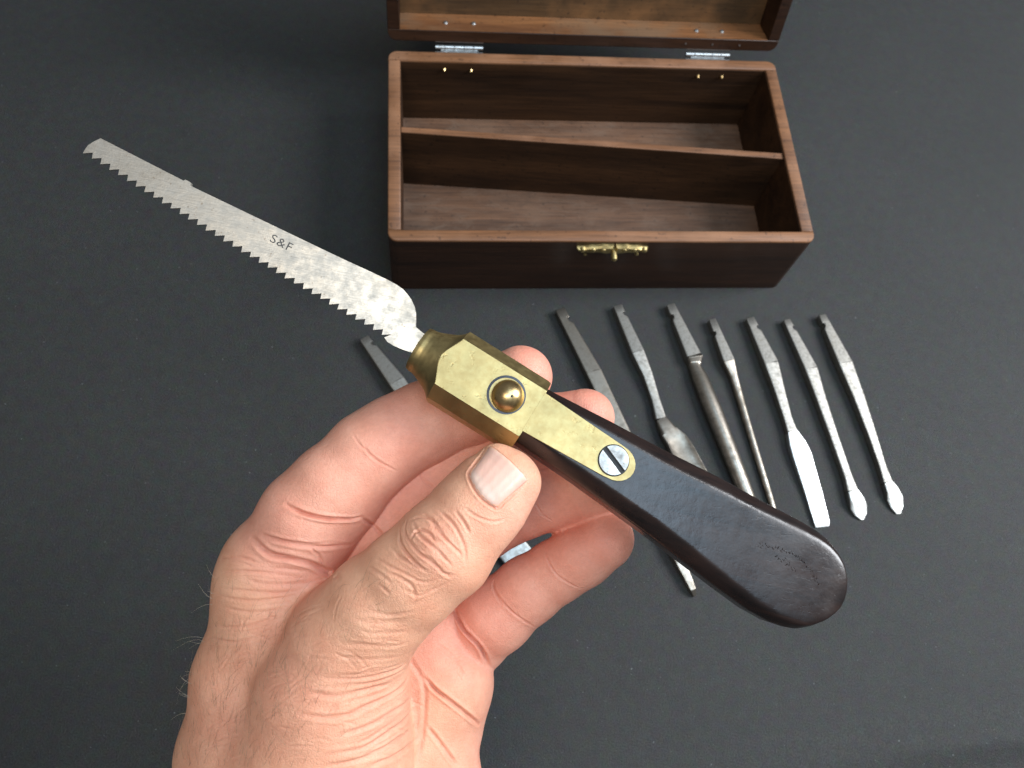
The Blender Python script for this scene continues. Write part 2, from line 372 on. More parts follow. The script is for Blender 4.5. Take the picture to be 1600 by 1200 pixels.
# ------------------------------------------------------------------ loose tool bits on the table
def C5(x, y): return 840 + x / 2.6667, 460 + y / 2.6667
def bit(label, tang, shaft, head, mats, notch, hz=.42, group=None):
    """each part: list of (px, py, half-width px, half-height cm, roundness)"""
    allp = tang + shaft[1:] + (head[1:] if head else [])
    g0 = G(tang[0][0], tang[0][1], 0); root = empty('tool_bit', (g0[0], g0[1], 0))
    tag(root, label, 'tool bit', 'loose tool bits laid out on the dark cloth')
    def ring(p, t, hw, hh, rnd, z, lf=1., rf=1.):
        side = np.array([t[1], -t[0], 0]); upv = np.array([0, 0, 1.]); out = []; n = 24
        for k in range(n):
            a = (k + .5) * 2 * math.pi / n; c, s = math.cos(a), math.sin(a); e = 2 / (2 + 10 * (1 - rnd))
            x = math.copysign(abs(c) ** e, c); y = math.copysign(abs(s) ** e, s)
            if rnd == .91 and y > 0: y = y * .35 + .65 * abs(c) ** 2.2 * (1 if abs(c) < .97 else .7)
            out.append(p + side * x * hw * (rf if x > 0 else lf) + upv * (z + y * hh))
        return np.array(out)
    cents = [G(x, y, .25) for x, y, *_ in allp]
    for c in cents: c[2] = 0
    def build(nm, pts, mat, extra=None):
        pts = [(x, y, hw, .25 + (hh - .25) * .45 if (hh > .12 and rnd < .5) else hh, rnd) for x, y, hw, hh, rnd in pts]
        rings = []; cs = [G(x, y, .25) for x, y, *_ in pts]
        for c in cs: c[2] = 0
        for i, (x, y, hw, hh, rnd) in enumerate(pts):
            j0, j1 = max(0, i - 1), min(len(pts) - 1, i + 1); t = cs[j1] - cs[j0]; t /= np.linalg.norm(t)
            dep = PROJ(cs[i])[2]; cmw = hw * dep / FPX
            lf = rf = 1.
            if extra and i in extra: lf, rf = extra[i]
            rings.append(ring(cs[i], t, cmw, hh, rnd, hh + .01, lf, rf))
        v, f = loft(rings)
        return bevel(mesh(nm, v - np.array([g0[0], g0[1], 0]), f, mat, root, sharp=28), .022, 2)
    # tang with its locking notch: dense stations around it
    (x0, y0, h0, z0_, r0), (x1, y1, h1, z1_, r1) = tang[0], tang[-1]
    ln = math.hypot(x1 - x0, y1 - y0); st = []; ex = {}
    us = [0, .008, notch[1] - .075, notch[1] - .07, notch[1] - .01, notch[1] + .035, notch[1] + .07, 1]
    for i, u in enumerate(us):
        hw = h0 + (h1 - h0) * u; hh = z0_ + (z1_ - z0_) * u
        if i == 0: hw *= .93; hh *= .93
        st.append((x0 + (x1 - x0) * u, y0 + (y1 - y0) * u, hw, hh, r0))
        if i in (3, 4): ex[i] = (.48, 1.) if notch[0] == 'R' else (1., .48)
    # (photo right side is the ring's 'side' direction)
    build('tang', st, mats[0], ex)
    build('shaft', shaft, mats[1])
    if head: return root, build('head', head, mats[2])
    return root, None
def c5(l): return [(*C5(a[0], a[1]), a[2] / 2.6667, a[3], a[4]) for a in l]
st, br, dk = M['steel'], M['bright'], M['dark']
bit('square tapered reamer bit, leftmost of the row, its tip showing below the wooden handle',
    [(874, 485, 7.5, .19, .0), (926, 583, 12.5, .30, .0)], [(926, 583, 12.5, .30, .0), (975, 685, 11.5, .28, .1), (1010, 760, 11, .26, .1)],
    [(1010, 760, 11, .26, .1), (1056, 866, 9.5, .24, .1), (1082, 922, 4.5, .14, .1), (1087, 931, 2.5, .08, .1)], (dk, dk, dk), ('R', .22))
bit('gouge bit with wide scooped end half hidden behind the handle',
    c5([(330, 52, 18, .19, 0), (413, 246, 27, .30, 0)]), c5([(413, 246, 27, .30, 0), (455, 340, 21, .24, .2), (490, 440, 18, .19, .5), (512, 520, 23, .20, .5)]),
    c5([(512, 520, 23, .20, .5), (545, 575, 38, .26, .8), (575, 612, 47, .30, .91), (600, 660, 52, .34, .91), (650, 760, 54, .36, .91), (700, 870, 52, .34, .91)]), (st, st, dk), ('R', .23))
bit('thickest round shafted steel bit, with a collar below its tang',
    c5([(550, 47, 17, .19, 0), (645, 262, 32, .32, 0)]), c5([(645, 262, 32, .32, .3), (649, 272, 34, .34, .5), (653, 290, 27, .26, .8), (655, 305, 26, .27, 1), (672, 345, 33, .33, 1), (730, 490, 37, .37, 1), (850, 790, 33, .33, 1), (890, 890, 30, .3, 1)]), None, (st, dk, dk), ('L', .26))
bit('thin round shafted bit, between the thick round bit and the flat screwdriver bit',
    c5([(724, 108, 14, .16, 0), (792, 282, 25, .25, 0)]), c5([(792, 282, 25, .25, .4), (818, 345, 18, .2, .9), (850, 450, 17, .18, 1), (905, 630, 15, .16, 1), (972, 845, 14, .14, 1), (1000, 930, 10, .1, 1)]), None, (st, dk, dk), ('L', .36))
bit('flat screwdriver bit with broad shiny white blade ending beside the handle butt',
    c5([(880, 103, 17, .19, 0), (966, 292, 31, .30, 0)]), c5([(966, 292, 31, .30, 0), (1000, 400, 23, .25, .2), (1037, 520, 18, .2, .2), (1057, 575, 22, .18, .2)]),
    c5([(1057, 575, 22, .18, .1), (1080, 625, 38, .15, 0), (1098, 670, 42, .14, 0), (1150, 820, 38, .12, 0), (1188, 948, 34, .09, 0), (1193, 966, 30, .05, 0)]), (st, st, br), ('R', .27))
bit('slim bit with small spoon shaped end, second from the right of the row',
    c5([(1033, 110, 15, .17, 0), (1132, 315, 28, .27, .2)]), c5([(1132, 315, 28, .27, .2), (1172, 430, 22, .22, .3), (1232, 600, 18, .18, .3), (1290, 765, 17, .17, .3), (1308, 820, 24, .16, .3)]),
    c5([(1308, 820, 24, .16, .3), (1326, 858, 34, .16, .3), (1340, 885, 39, .12, .3), (1352, 915, 28, .08, .3), (1360, 936, 6, .05, .3)]), (st, st, M['mid']), ('R', .22))
bit('slim bit with small angular flared end, rightmost of the row',
    c5([(1180, 90, 15, .17, 0), (1274, 292, 31, .29, 0)]), c5([(1274, 292, 31, .29, 0), (1330, 430, 25, .24, .1), (1385, 580, 19, .19, .1), (1432, 720, 15, .16, .2), (1455, 785, 20, .15, .2)]),
    c5([(1455, 785, 20, .15, .2), (1475, 820, 29, .15, .3), (1492, 850, 37, .12, .3), (1503, 885, 28, .08, .3), (1511, 911, 8, .05, .3)]), (st, st, M['mid']), ('L', .24))
bit('pale steel chisel bit lying alone, partly hidden under the index finger',
    [(569, 530, 7.2, .18, 0), (620, 598, 13, .28, 0)], [(620, 598, 13, .28, 0), (660, 655, 11, .2, .2), (730, 760, 10, .18, .2), (760, 800, 15, .17, .1)],
    [(760, 800, 15, .17, .1), (785, 840, 24, .14, 0), (815, 875, 24, .12, 0), (836, 905, 24, .1, 0)], (st, st, M['mid']), ('R', .21))

# ------------------------------------------------------------------ pad saw held in the hand
D0 = 21.5; K = D0 / FPX
u3 = RT * .848 - UP * .530; v3 = -RT * .530 - UP * .848; n3 = -FW
PHI = math.radians(11)
w3 = n3 * math.cos(PHI) - v3 * math.sin(PHI); vv = v3 * math.cos(PHI) + n3 * math.sin(PHI)
AO = P(792 - .530 * 10, 619 + .848 * 10, D0)
def HL(a):
    a = np.asarray(a, float); return AO + np.outer(a[:, 0], u3) + np.outer(a[:, 1], vv) + np.outer(a[:, 2], w3)
saw = tag(empty('pad_saw', P(1100, 800, D0)), 'old pad saw with toothed blade, brass nose and dark wooden handle, held in the hand', 'saw')
SO = P(1100, 800, D0)
def hm(name, v, f, mat, parent=saw, **k): return mesh(name, np.asarray(v) - SO, f, mat, parent, **k)

TH = .84                          # half thickness of the brass nose
def octr(th, B, F, Tt, c):
    """polar radius of chamfered rectangle: half width B, half thick Tt, face half width F, chamfer drop c"""
    y, z = abs(math.cos(th)), abs(math.sin(th))
    r = 1e9
    if y > 1e-9: r = min(r, B / y)
    if z > 1e-9: r = min(r, Tt / z)
    nx, nz = c, (B - F); d = nx * F + nz * Tt
    return min(r, d / (nx * y + nz * z))
def ferrule():
    B, F, c = 1.02, .68, .42
    base = [math.atan2(Tz, Y) for (Y, Tz) in ((B, TH - c), (F, TH))]
    ths = sorted(set([round(x % (2 * math.pi), 6) for b in base for x in (b, math.pi - b, math.pi + b, -b)] + [round(k * 2 * math.pi / 180, 6) for k in range(180)]))
    prof = [(-156, 30), (-158, 33), (-157, 36), (-152, 37.5), (-145, 38), (-138, 40), (-130, 43.5), (-122, 47), (-116, 50), (-112, 52.5), (-109, 55), (-106, 58), (-103, 62), (-100, 67), (-97, 73), (-94, 85), (0, 90), (20, 90),
            (26, 72), (32, 69.5), (38, 67), (44, 65), (47.5, 63.5), (48, 40)]
    prof = [tuple(np.array(a) + (np.array(b) - np.array(a)) * k / 4) for a, b in zip(prof[:-1], prof[1:]) for k in range(4)] + [prof[-1]]
    rings = []
    for s, rho in prof:
        ring = []
        for t in ths:
            r = min(octr(t, B, F, TH, c), rho * K * 1.0); ring.append((s * K, r * math.cos(t), r * math.sin(t)))
        rings.append(HL(ring))
    v, f = loft(rings); o = hm('brass_nose', v, f, M['brass'], sharp=14)
    fl = []
    for (Y, Z) in ((0, 1), (0, -1), (1, 0), (-1, 0), (c, B - F), (-c, B - F), (c, -(B - F)), (-c, -(B - F))):
        q = vv * Y + w3 * Z; fl.append(q / np.linalg.norm(q))
    for p in o.data.polygons:
        nr = np.array(p.normal)
        if max(nr @ q for q in fl) > .9998: p.use_smooth = False
    # dark slot in the mouth
    r = []
    for s, q in ((-157.5, 26), (-159.0, 26)):
        r.append(HL([(s * K, q * K * math.cos(t), q * K * math.sin(t)) for t in ths]))
    v, f = loft(r); hm('nose_mouth', v, f, M['black'])
ferrule()
def wood_handle():
    # s, top, bottom (photo px from the button line), face half width, half thickness (cm)
    top = [(30, -47), (60, -49), (128, -55), (248, -66.8), (343, -79), (427, -86), (490, -91), (520, -91.5), (541, -89), (560, -82), (575, -72), (589, -55), (597, -38), (602, -20)]
    bot = [(30, 64), (60, 65), (171, 69), (290, 73.5), (341, 76.6), (408, 81), (483, 86), (520, 84), (545, 78), (560, 72), (575, 60), (589, 42), (597, 24), (602, 8)]
    ss = np.r_[np.linspace(30, 520, 40), np.linspace(530, 590, 14), 594, 597, 599.5, 601.5]
    tp = np.interp(ss, *zip(*top)); bt = np.interp(ss, *zip(*bot))
    rings = []
    for s, a, b in zip(ss, tp, bt):
        B = (b - a) / 2 * K; c = (b + a) / 2 * K - 10 * K * (1 if s < 150 else max(.2, 1 - (s - 150) / 350))
        tt = .815 - .04 * min(1, max(0, (s - 60) / 170)) - .06 * min(1, max(0, (s - 230) / 330))
        endf = 1.0 if s < 560 else math.sqrt(max(0.02, 1 - ((s - 560) / 44) ** 2)); tt *= .68 + .32 * endf
        B_ = max(.08, B - tt * .17); Fh = B_ * (.66 + .20 * max(0, min(1, (s - 300) / 260))); ch = tt * .50
        oct_ = [(B_, -tt + ch), (B_, tt - ch), (Fh, tt), (-Fh, tt), (-B_, tt - ch), (-B_, -tt + ch), (-Fh, -tt), (Fh, -tt)]
        q = np.array(oct_)
        for itn, cut in enumerate((.09, .20, .25)):
            nq = []
            for i in range(len(q)):
                p0, p1 = q[i], q[(i + 1) % len(q)]; nq += [p0 * (1 - cut) + p1 * cut, p0 * cut + p1 * (1 - cut)]
            q = np.array(nq)
        rings.append(HL([(s * K, c + y, z) for y, z in q]))
    v, f = loft(rings); return hm('wooden_handle', v, f, M['ebony'], sharp=60)
wh = wood_handle()
def strap():
    zt = TH + .012
    o = [(46, -34), (185, -28.5)]
    for k in range(0, 13): a = math.radians(-90 + 15 * k); o.append((192 + 30 * math.cos(a) * 1.02, -1 + 27 * math.sin(a)))
    o += [(185, 27), (46, 34)]
    poly = [(s * K, (t - 3) * K, 0) for s, t in o]
    a = np.array(poly); lo = a.copy(); lo[:, 2] = zt - .25; hi = a.copy(); hi[:, 2] = TH + .0015
    v, f = loft([HL(lo), HL(hi)]); bevel(hm('brass_strap', v, f, M['brass'], sharp=30), .006)
strap()
def lathe(cx, cy, prof, seg=40, frame=HL):
    return loft([frame([(cx + r * math.cos(t), cy + r * math.sin(t), z) for t in [k * 2 * math.pi / seg for k in range(seg)]]) for r, z in prof])
def button():
    zt = TH; cx, cy = 0.0 * K, -1.5 * K
    v, f = lathe(cx - 2 * K, cy - 1 * K, [(29.8 * K, zt - .1), (29.8 * K, zt + .004), (26 * K, zt + .010), (26 * K, zt - .1)]); hm('recess_ring', v, f, M['recess'])  # flat dark gray ring around the button
    R = 25 * K; pr = [(R, zt - .1), (R, zt + .05)]
    for k in range(1, 13):
        a = math.radians(90 * k / 12.2); pr.append((R * math.cos(a), zt + .05 + .42 * math.sin(a)))
    v, f = lathe(cx + 1 * K, cy, pr); b = hm('lock_button', v, f, M['button'])
    v, f = lathe(cx + 6 * K, cy + 1 * K, [(2.0 * K, zt + .35), (2.0 * K, zt + .465), (1.0 * K, zt + .467)], 14); hm('dark_reflection', v, f, M['black'], b)  # black dot painting in a dark reflection on the dome
button()
def screw():
    zt = .838; cx, cy = 187 * K, -4.5 * K; R = 23 * K
    v, f = lathe(cx, cy, [(R * 1.06, zt - .1), (R * 1.06, zt + .004), (R * .5, zt + .006)], 40); s = hm('screw_recess', v, f, M['black'])
    a0 = math.radians(22)
    for sg in (1, -1):
        pts = []
        g = 3.6 * K
        th0 = math.asin(g / R)
        for k in range(25):
            t = th0 + (math.pi - 2 * th0) * k / 24; pts.append((R * math.cos(t), sg * R * math.sin(t)))
        q = [(cx + x * math.cos(a0) - y * math.sin(a0), cy + x * math.sin(a0) + y * math.cos(a0)) for x, y in pts]
        rr = [HL([(x, y, z) for x, y in q]) for z in (zt - .08, zt + .05)]
        v, f = loft(rr); bevel(hm('screw_head', v, f, M['screw'], sharp=30), .012)
screw()
def saw_blade():
    # photographed outline laid into the plane of the blade, which passes through the handle axis
    nb = n3 * math.cos(.05) - u3 * math.sin(.05); o0 = P(655, 535, D0)
    def BP(x, y):
        q = FW + RT * ((x - 800) * KP) + UP * ((600 - y) * KP); return CAMP + q * (((o0 - CAMP) @ nb) / (q @ nb))
    tips = []; N = 35
    x0, y0, x1, y1 = 131, 240, 597, 523.5
    dense = lambda a, b, n: [tuple(np.array(a) + (np.array(b) - np.array(a)) * k / n) for k in range(n)]
    spine = dense((159, 217), (288, 283), 3) + [(288, 283), (291, 281.5), (296, 284), (300, 287), (299.5, 291)] + dense((303, 293), (505, 390), 4) + [(505, 390), (545, 409), (580, 425), (605, 437), (620, 445), (630, 452), (637, 460), (643, 468), (648, 479), (650.5, 490), (650.5, 502), (650, 511), (657, 517), (676, 531)]
    heel = [(662, 556), (645, 551.5), (630, 546.5), (616, 540.5), (606, 534.5), (601, 527.5)]
    low = []
    for i in range(N):
        u = i / (N - 1) ; x = x0 + (x1 - x0) * u; y = y0 + (y1 - y0) * u + 4.2 * math.sin(u * math.pi)
        j = rng.normal(0, .35, 2)
        ty = 9 if i else 6
        tip = (x + j[0], y + j[1]); gul = (x + 15.8 + j[0] * .5, y - .9 + j[1] * .5)
        low.append((tip, gul))
    pts = spine + heel
    for tip, gul in low[::-1]: pts += [gul, tip]
    pts += [(134.5, 234), (139.5, 227.5), (149, 221.5)]
    poly = np.array([BP(*p) for p in pts])
    v, f = extrude(poly, nb, .10)
    b = hm('saw_blade', v, f, M['blade'], sharp=25)
    # stamp
    cu = bpy.data.curves.new('stamp', 'FONT'); cu.body = 'S&F'; cu.size = 1; cu.space_character = 1.12
    to = bpy.data.objects.new('stamp_tmp', cu); scn.collection.objects.link(to)
    bpy.context.view_layer.update()
    me = bpy.data.meshes.new_from_object(to.evaluated_get(bpy.context.evaluated_depsgraph_get())); bpy.data.objects.remove(to)
    vs = np.array([vv_.co[:] for vv_ in me.vertices]); fs = [tuple(p.vertices) for p in me.polygons]
    cxy = BP(441, 380); ang = math.radians(27); du = RT * math.cos(ang) - UP * math.sin(ang); dv = RT * math.sin(ang) + UP * math.cos(ang)
    vs[:, :2] -= (vs[:, :2].max(0) + vs[:, :2].min(0)) / 2
    h = vs[:, 1].max() * 2; wd = vs[:, 0].max() * 2
    q = cxy + np.outer(vs[:, 0] * (37 * K / wd), du) + np.outer(vs[:, 1] * (13.5 * K / h), dv)
    # push onto the blade's near face
    q = q - np.outer((q - o0) @ nb, nb) + nb * .053
    hm('stamped_letters', q, fs, M['stamp'], b, sharp=0, smooth=False)
saw_blade()
def worn_stamp():
    # rows of worn, unreadable punch marks near the butt of the handle
    from mathutils.bvhtree import BVHTree
    me = wh.data; vs = [np.array(v.co) / S + SO for v in me.vertices]; bvh = BVHTree.FromPolygons([tuple(v) for v in vs], [tuple(p.vertices) for p in me.polygons])
    vv_, ff = [], []
    def mark(px, py, l, wd, a):
        q = FW + RT * ((px - 800) * KP) + UP * ((600 - py) * KP); q = q / np.linalg.norm(q)
        h = bvh.ray_cast(Vector(CAMP), Vector(q)); 
        if h[0] is None: return
        p = np.array(h[0]); n = np.array(h[1]); n = n if n @ q < 0 else -n
        d = RT * math.cos(a) - UP * math.sin(a); d = d - n * (d @ n); d /= np.linalg.norm(d); e = np.cross(n, d); b = len(vv_)
        for (x, y, z) in ((-l, 0, .001), (0, -wd, .001), (l, 0, .001), (0, wd, .001), (0, 0, .014)): vv_.append(p + d * x * K + e * y * K + n * z)
        for t in ((0, 1, 4), (1, 2, 4), (2, 3, 4), (3, 0, 4)): ff.append(tuple(b + i for i in t))
    def row(pts, n, amp):
        pts = np.array(pts, float); t = np.linspace(0, 1, n); tt = np.linspace(0, 1, len(pts))
        for i, (x, y) in enumerate(zip(np.interp(t, tt, pts[:, 0]), np.interp(t, tt, pts[:, 1]))):
            mark(x + rng.normal(0, .6), y + rng.normal(0, amp), rng.uniform(1.2, 3.0), rng.uniform(.5, .9), rng.uniform(.3, 2.6))
    row([(1184, 852), (1208, 855), (1232, 862), (1252, 874), (1268, 893), (1279, 912)], 44, 2.0)
    row([(1211, 869), (1228, 878), (1243, 892)], 18, 1.8)
    hm('worn_stamp', np.array(vv_), ff, M['ebony'], wh, sharp=10)
worn_stamp()

# ------------------------------------------------------------------ hand (implicit surface -> one continuous mesh)
def cc(px, py, d): return np.array([(px - 800) * KP * d, (600 - py) * KP * d, d])   # camera-frame cm
def chain(l): return [(cc(x, y, d), r * KP * d) for x, y, d, r in l]
def sd_cone(p, a, ra, b, rb):
    ab = b - a; t = np.clip(((p - a) @ ab) / (ab @ ab), 0, 1)
    return np.sqrt(((p - a - t[:, None] * ab) ** 2).sum(1)) - (ra + (rb - ra) * t)
def smin(a, b, k):
    h = np.clip(.5 + .5 * (b - a) / k, 0, 1); return b + (a - b) * h - k * h * (1 - h)
def smax(a, b, k): return -smin(-a, -b, k)
CH_ = dict(
    thumb=chain([(792, 750, 20.75, 50), (772, 768, 20.7, 63), (742, 802, 20.6, 67), (694, 858, 20.55, 76), (640, 905, 20.7, 77), (592, 948, 21.0, 79), (548, 1000, 21.5, 88)]),
    index=chain([(446, 872, 22.9, 78), (484, 812, 22.7, 79), (524, 768, 22.7, 74), (578, 712, 22.85, 68), (616, 685, 23.0, 64), (665, 660, 23.1, 62), (740, 632, 23.2, 59), (815, 588, 23.1, 48)]),
    middle=chain([(520, 905, 24.2, 78), (590, 830, 24.0, 70), (650, 778, 24.0, 66), (720, 730, 24.1, 63), (790, 695, 24.0, 58), (850, 672, 23.8, 55), (914, 653, 23.4, 46)]),
    ring=chain([(590, 940, 25.2, 70), (670, 872, 25.0, 56), (745, 826, 24.9, 52), (828, 783, 24.6, 52), (868, 768, 24.4, 58), (915, 752, 24.2, 66), (975, 728, 23.7, 46)]),
    pinky=chain([(680, 1040, 25.9, 66), (735, 993, 25.3, 60), (775, 962, 24.8, 57), (825, 922, 24.5, 51), (872, 891, 24.3, 47), (908, 869, 24.0, 48), (944, 844, 23.7, 47)]))
PALM = [
    [(478, 1085, 22.9, 76), (452, 1180, 22.6, 108), (430, 1400, 22.9, 140)],
    [(446, 884, 23.1, 80), (430, 955, 23.3, 88), (410, 1060, 23.4, 102), (400, 1180, 23.6, 115), (394, 1400, 24.0, 130)],
    [(440, 900, 23.3, 80), (520, 925, 24.2, 80), (600, 990, 25.1, 70), (680, 1060, 25.2, 66)],
    [(515, 935, 24.4, 80), (500, 1080, 24.4, 110), (490, 1400, 24.4, 140)],
    [(600, 1000, 25.2, 74), (600, 1120, 25.0, 92), (590, 1400, 24.7, 130)],
    [(682, 990, 24.8, 46), (704, 1066, 24.7, 60), (696, 1090, 24.8, 62), (686, 1130, 25.0, 64), (674, 1160, 24.9, 70), (668, 1230, 24.8, 82), (650, 1400, 24.6, 100)]]
THENAR = [[(592, 948, 21.0, 79), (545, 1005, 21.5, 92), (520, 1080, 21.9, 118), (505, 1170, 22.3, 136), (490, 1400, 22.9, 160)],
          [(545, 1005, 22.2, 70), (440, 985, 22.9, 80), (420, 900, 23.0, 72)]]
def sd_chain(p, ch, k=.25):
    d = None
    for (a, ra), (b, rb) in zip(ch[:-1], ch[1:]):
        q = sd_cone(p, a, ra, b, rb); d = q if d is None else smin(d, q, k)
    return d
TIP = chain([(777, 728, 20.75, 35), (808, 752, 20.8, 37)])
PCH = [chain(c) for c in PALM]; TCH = [chain(c) for c in THENAR]
def sdf(p):
    out = np.empty(len(p))
    for i in range(0, len(p), 400000): out[i:i + 400000] = _sdf(p[i:i + 400000])
    return out
def _sdf(p):
    palm = None
    for c in PCH:
        q = sd_chain(p, c, .3); palm = q if palm is None else smin(palm, q, .9)
    th = sd_chain(p, TCH[0], .4); web = sd_chain(p, TCH[1], .4)
    thumb = sd_chain(p, CH_['thumb'], .3)
    thumb = smin(thumb, sd_cone(p, *TIP[0], *TIP[1]), .12)
    thumb = smin(thumb, th, .35)
    idx = smin(palm, sd_chain(p, CH_['index'], .28), .35)
    mid = smin(palm, sd_chain(p, CH_['middle'], .25), .30)
    rng_ = smin(palm, sd_chain(p, CH_['ring'], .25), .30)
    pk = smin(palm, sd_chain(p, CH_['pinky'], .25), .10)
    body = smin(smin(idx, mid, .05), smin(rng_, pk, .12), .05)
    body = smin(body, web, .55)
    return smin(body, thumb, .30)
def surface_nets(f, org, h):
    nx, ny, nz = f.shape; s = f < 0
    cs = [(i, j, k) for i in (0, 1) for j in (0, 1) for k in (0, 1)]
    cell = np.zeros((nx - 1, ny - 1, nz - 1), int)
    for (i, j, k) in cs: cell += s[i:nx - 1 + i, j:ny - 1 + j, k:nz - 1 + k]
    act = (cell > 0) & (cell < 8); idx = -np.ones(cell.shape, int); idx[act] = np.arange(act.sum())
    I = np.argwhere(act); acc = np.zeros((len(I), 3)); cnt = np.zeros(len(I))
    for a in cs:
        for ax_ in range(3):
            if a[ax_] == 0:
                b = list(a); b[ax_] = 1
                fa = f[I[:, 0] + a[0], I[:, 1] + a[1], I[:, 2] + a[2]]; fb = f[I[:, 0] + b[0], I[:, 1] + b[1], I[:, 2] + b[2]]
                m = (fa < 0) != (fb < 0); t = np.where(m, fa / np.where(m, fa - fb, 1), 0)
                pt = np.tile(np.array(a, float), (len(I), 1)); pt[:, ax_] += t
                acc[m] += pt[m]; cnt[m] += 1
    V = org + (I + acc / cnt[:, None]) * h; Q = []
    for ax_ in range(3):
        sl0 = [slice(None)] * 3; sl1 = [slice(None)] * 3; sl0[ax_] = slice(0, -1); sl1[ax_] = slice(1, None)
        a, b = s[tuple(sl0)], s[tuple(sl1)]; e = np.argwhere(a != b); o1, o2 = [(1, 2), (2, 0), (0, 1)][ax_]
        ok = (e[:, o1] > 0) & (e[:, o2] > 0) & (e[:, o1] < f.shape[o1] - 1) & (e[:, o2] < f.shape[o2] - 1); e = e[ok]
        q = []
        for d1, d2 in ((-1, -1), (0, -1), (0, 0), (-1, 0)):
            c = e.copy(); c[:, o1] += d1; c[:, o2] += d2; q.append(idx[c[:, 0], c[:, 1], c[:, 2]])
        q = np.stack(q, 1); flip = ~a[e[:, 0], e[:, 1], e[:, 2]]
        q[flip] = q[flip][:, ::-1]; Q.append(q)
    Q = np.concatenate(Q); return V, Q[(Q >= 0).all(1)]
def subdiv(V, Q):
    E = np.sort(np.concatenate([Q[:, [0, 1]], Q[:, [1, 2]], Q[:, [2, 3]], Q[:, [3, 0]]]), 1)
    U, inv = np.unique(E[:, 0] * (len(V) + 1) + E[:, 1], return_inverse=True)
    a, b = U // (len(V) + 1), U % (len(V) + 1); em = (V[a] + V[b]) / 2; n = len(Q); ev = len(V) + inv.reshape(4, n)
    fc = V[Q].mean(1); fi = len(V) + len(U) + np.arange(n); V2 = np.concatenate([V, em, fc])
    q = [np.stack([Q[:, i], ev[i], fi, ev[(i + 3) % 4]], 1) for i in range(4)]
    return V2, np.concatenate(q)
def grad(p, e=.01):
    g = np.stack([sdf(p + np.eye(3)[i] * e) - sdf(p - np.eye(3)[i] * e) for i in range(3)], 1)
    return g / np.maximum(np.linalg.norm(g, axis=1), 1e-9)[:, None]
def trace(pts):
    """camera rays to the hand surface (camera frame)"""
    q = np.array([[(x - 800) * KP, (600 - y) * KP, 1.0] for x, y in pts]); q /= np.linalg.norm(q, axis=1)[:, None]
    t = np.full(len(q), 17.0)
    for _ in range(90): t += np.clip(sdf(q * t[:, None]) * .8, -.3, 1.0)
    return q * t[:, None], t < 32
def dens(pl, step=5):
    out = []
    pl = np.array(pl, float)
    # catmull-rom
    e = np.vstack([2 * pl[0] - pl[1], pl, 2 * pl[-1] - pl[-2]])
    for i in range(1, len(e) - 2):
        n = max(2, int(np.linalg.norm(e[i + 1] - e[i]) / step))
        for k in range(n):
            t = k / n; out.append(.5 * ((2 * e[i]) + (-e[i - 1] + e[i + 1]) * t + (2 * e[i - 1] - 5 * e[i] + 4 * e[i + 1] - e[i + 2]) * t * t + (-e[i - 1] + 3 * e[i] - 3 * e[i + 1] + e[i + 2]) * t ** 3))
    out.append(pl[-1]); return np.array(out)
# creases: polyline, depth cm, width cm
CREASE = []
def cr(depth, width, *pts): CREASE.append((pts, depth, width))
def c7(*a): return [(380 + x / 2.5, 560 + y / 2.5) for x, y in a]
def c8(*a): return [(260 + x / 2.857, 780 + y / 2.857) for x, y in a]
def fold(dep, wd, pts, copies=0, spread=5):
    CREASE.append((pts, dep, wd)); pts = np.array(pts, float)
    for k in range(copies):
        t = pts[-1] - pts[0]; nrm = np.array([-t[1], t[0]]) / max(1e-6, np.linalg.norm(t)); o = rng.uniform(-1, 1) * spread
        a, b = sorted(rng.uniform(0, 1, 2)); b = max(b, a + .35); m = np.linspace(0, 1, len(pts)); q = np.linspace(a, min(b, 1), max(3, len(pts) - 1))
        pp = np.c_[np.interp(q, m, pts[:, 0]), np.interp(q, m, pts[:, 1])] + nrm * o + rng.normal(0, .8, (len(q), 2))
        CREASE.append(([tuple(x) for x in pp], dep * rng.uniform(.25, .55), wd * rng.uniform(.6, .9)))
# index finger and the folds where it joins the palm
fold(.11, .042, c7((165, 570), (220, 598), (290, 618), (360, 627), (430, 628), (468, 620)), 1, 4)
fold(.028, .028, c7((425, 288), (450, 330), (490, 368), (530, 402), (600, 440)), 3, 4)
fold(.018, .025, c7((470, 330), (500, 385), (560, 425)))
fold(.05, .04, c7((465, 625), (510, 655), (548, 692)), 1, 3)
fold(.055, .05, c8((420, 165), (520, 190), (600, 205), (680, 212), (760, 210), (830, 203)), 2, 6)
fold(.09, .07, c8((380, 175), (460, 243), (560, 265), (640, 285), (700, 312), (770, 352)), 2, 5)
fold(.035, .035, c8((640, 215), (680, 250), (705, 300)), 1, 4)
fold(.02, .04, c8((520, 30), (600, 70), (700, 85), (800, 90)), 0)
# middle, ring, little finger joints
fold(.028, .028, c7((685, 440), (708, 480), (745, 508)), 1, 3)
fold(.024, .028, c7((1138, 560), (1170, 610), (1215, 642)), 1, 3)
fold(.028, .028, c7((1180, 765), (1190, 790), (1230, 850), (1290, 888), (1335, 900)), 2, 3)
fold(.030, .03, c7((975, 868), (990, 920), (1040, 980), (1090, 1020), (1142, 1050)), 2, 4)
fold(.02, .028, c7((985, 850), (975, 900), (1010, 965)), 0)
fold(.022, .035, c7((850, 1010), (880, 1080), (930, 1130), (950, 1180)), 1, 4)
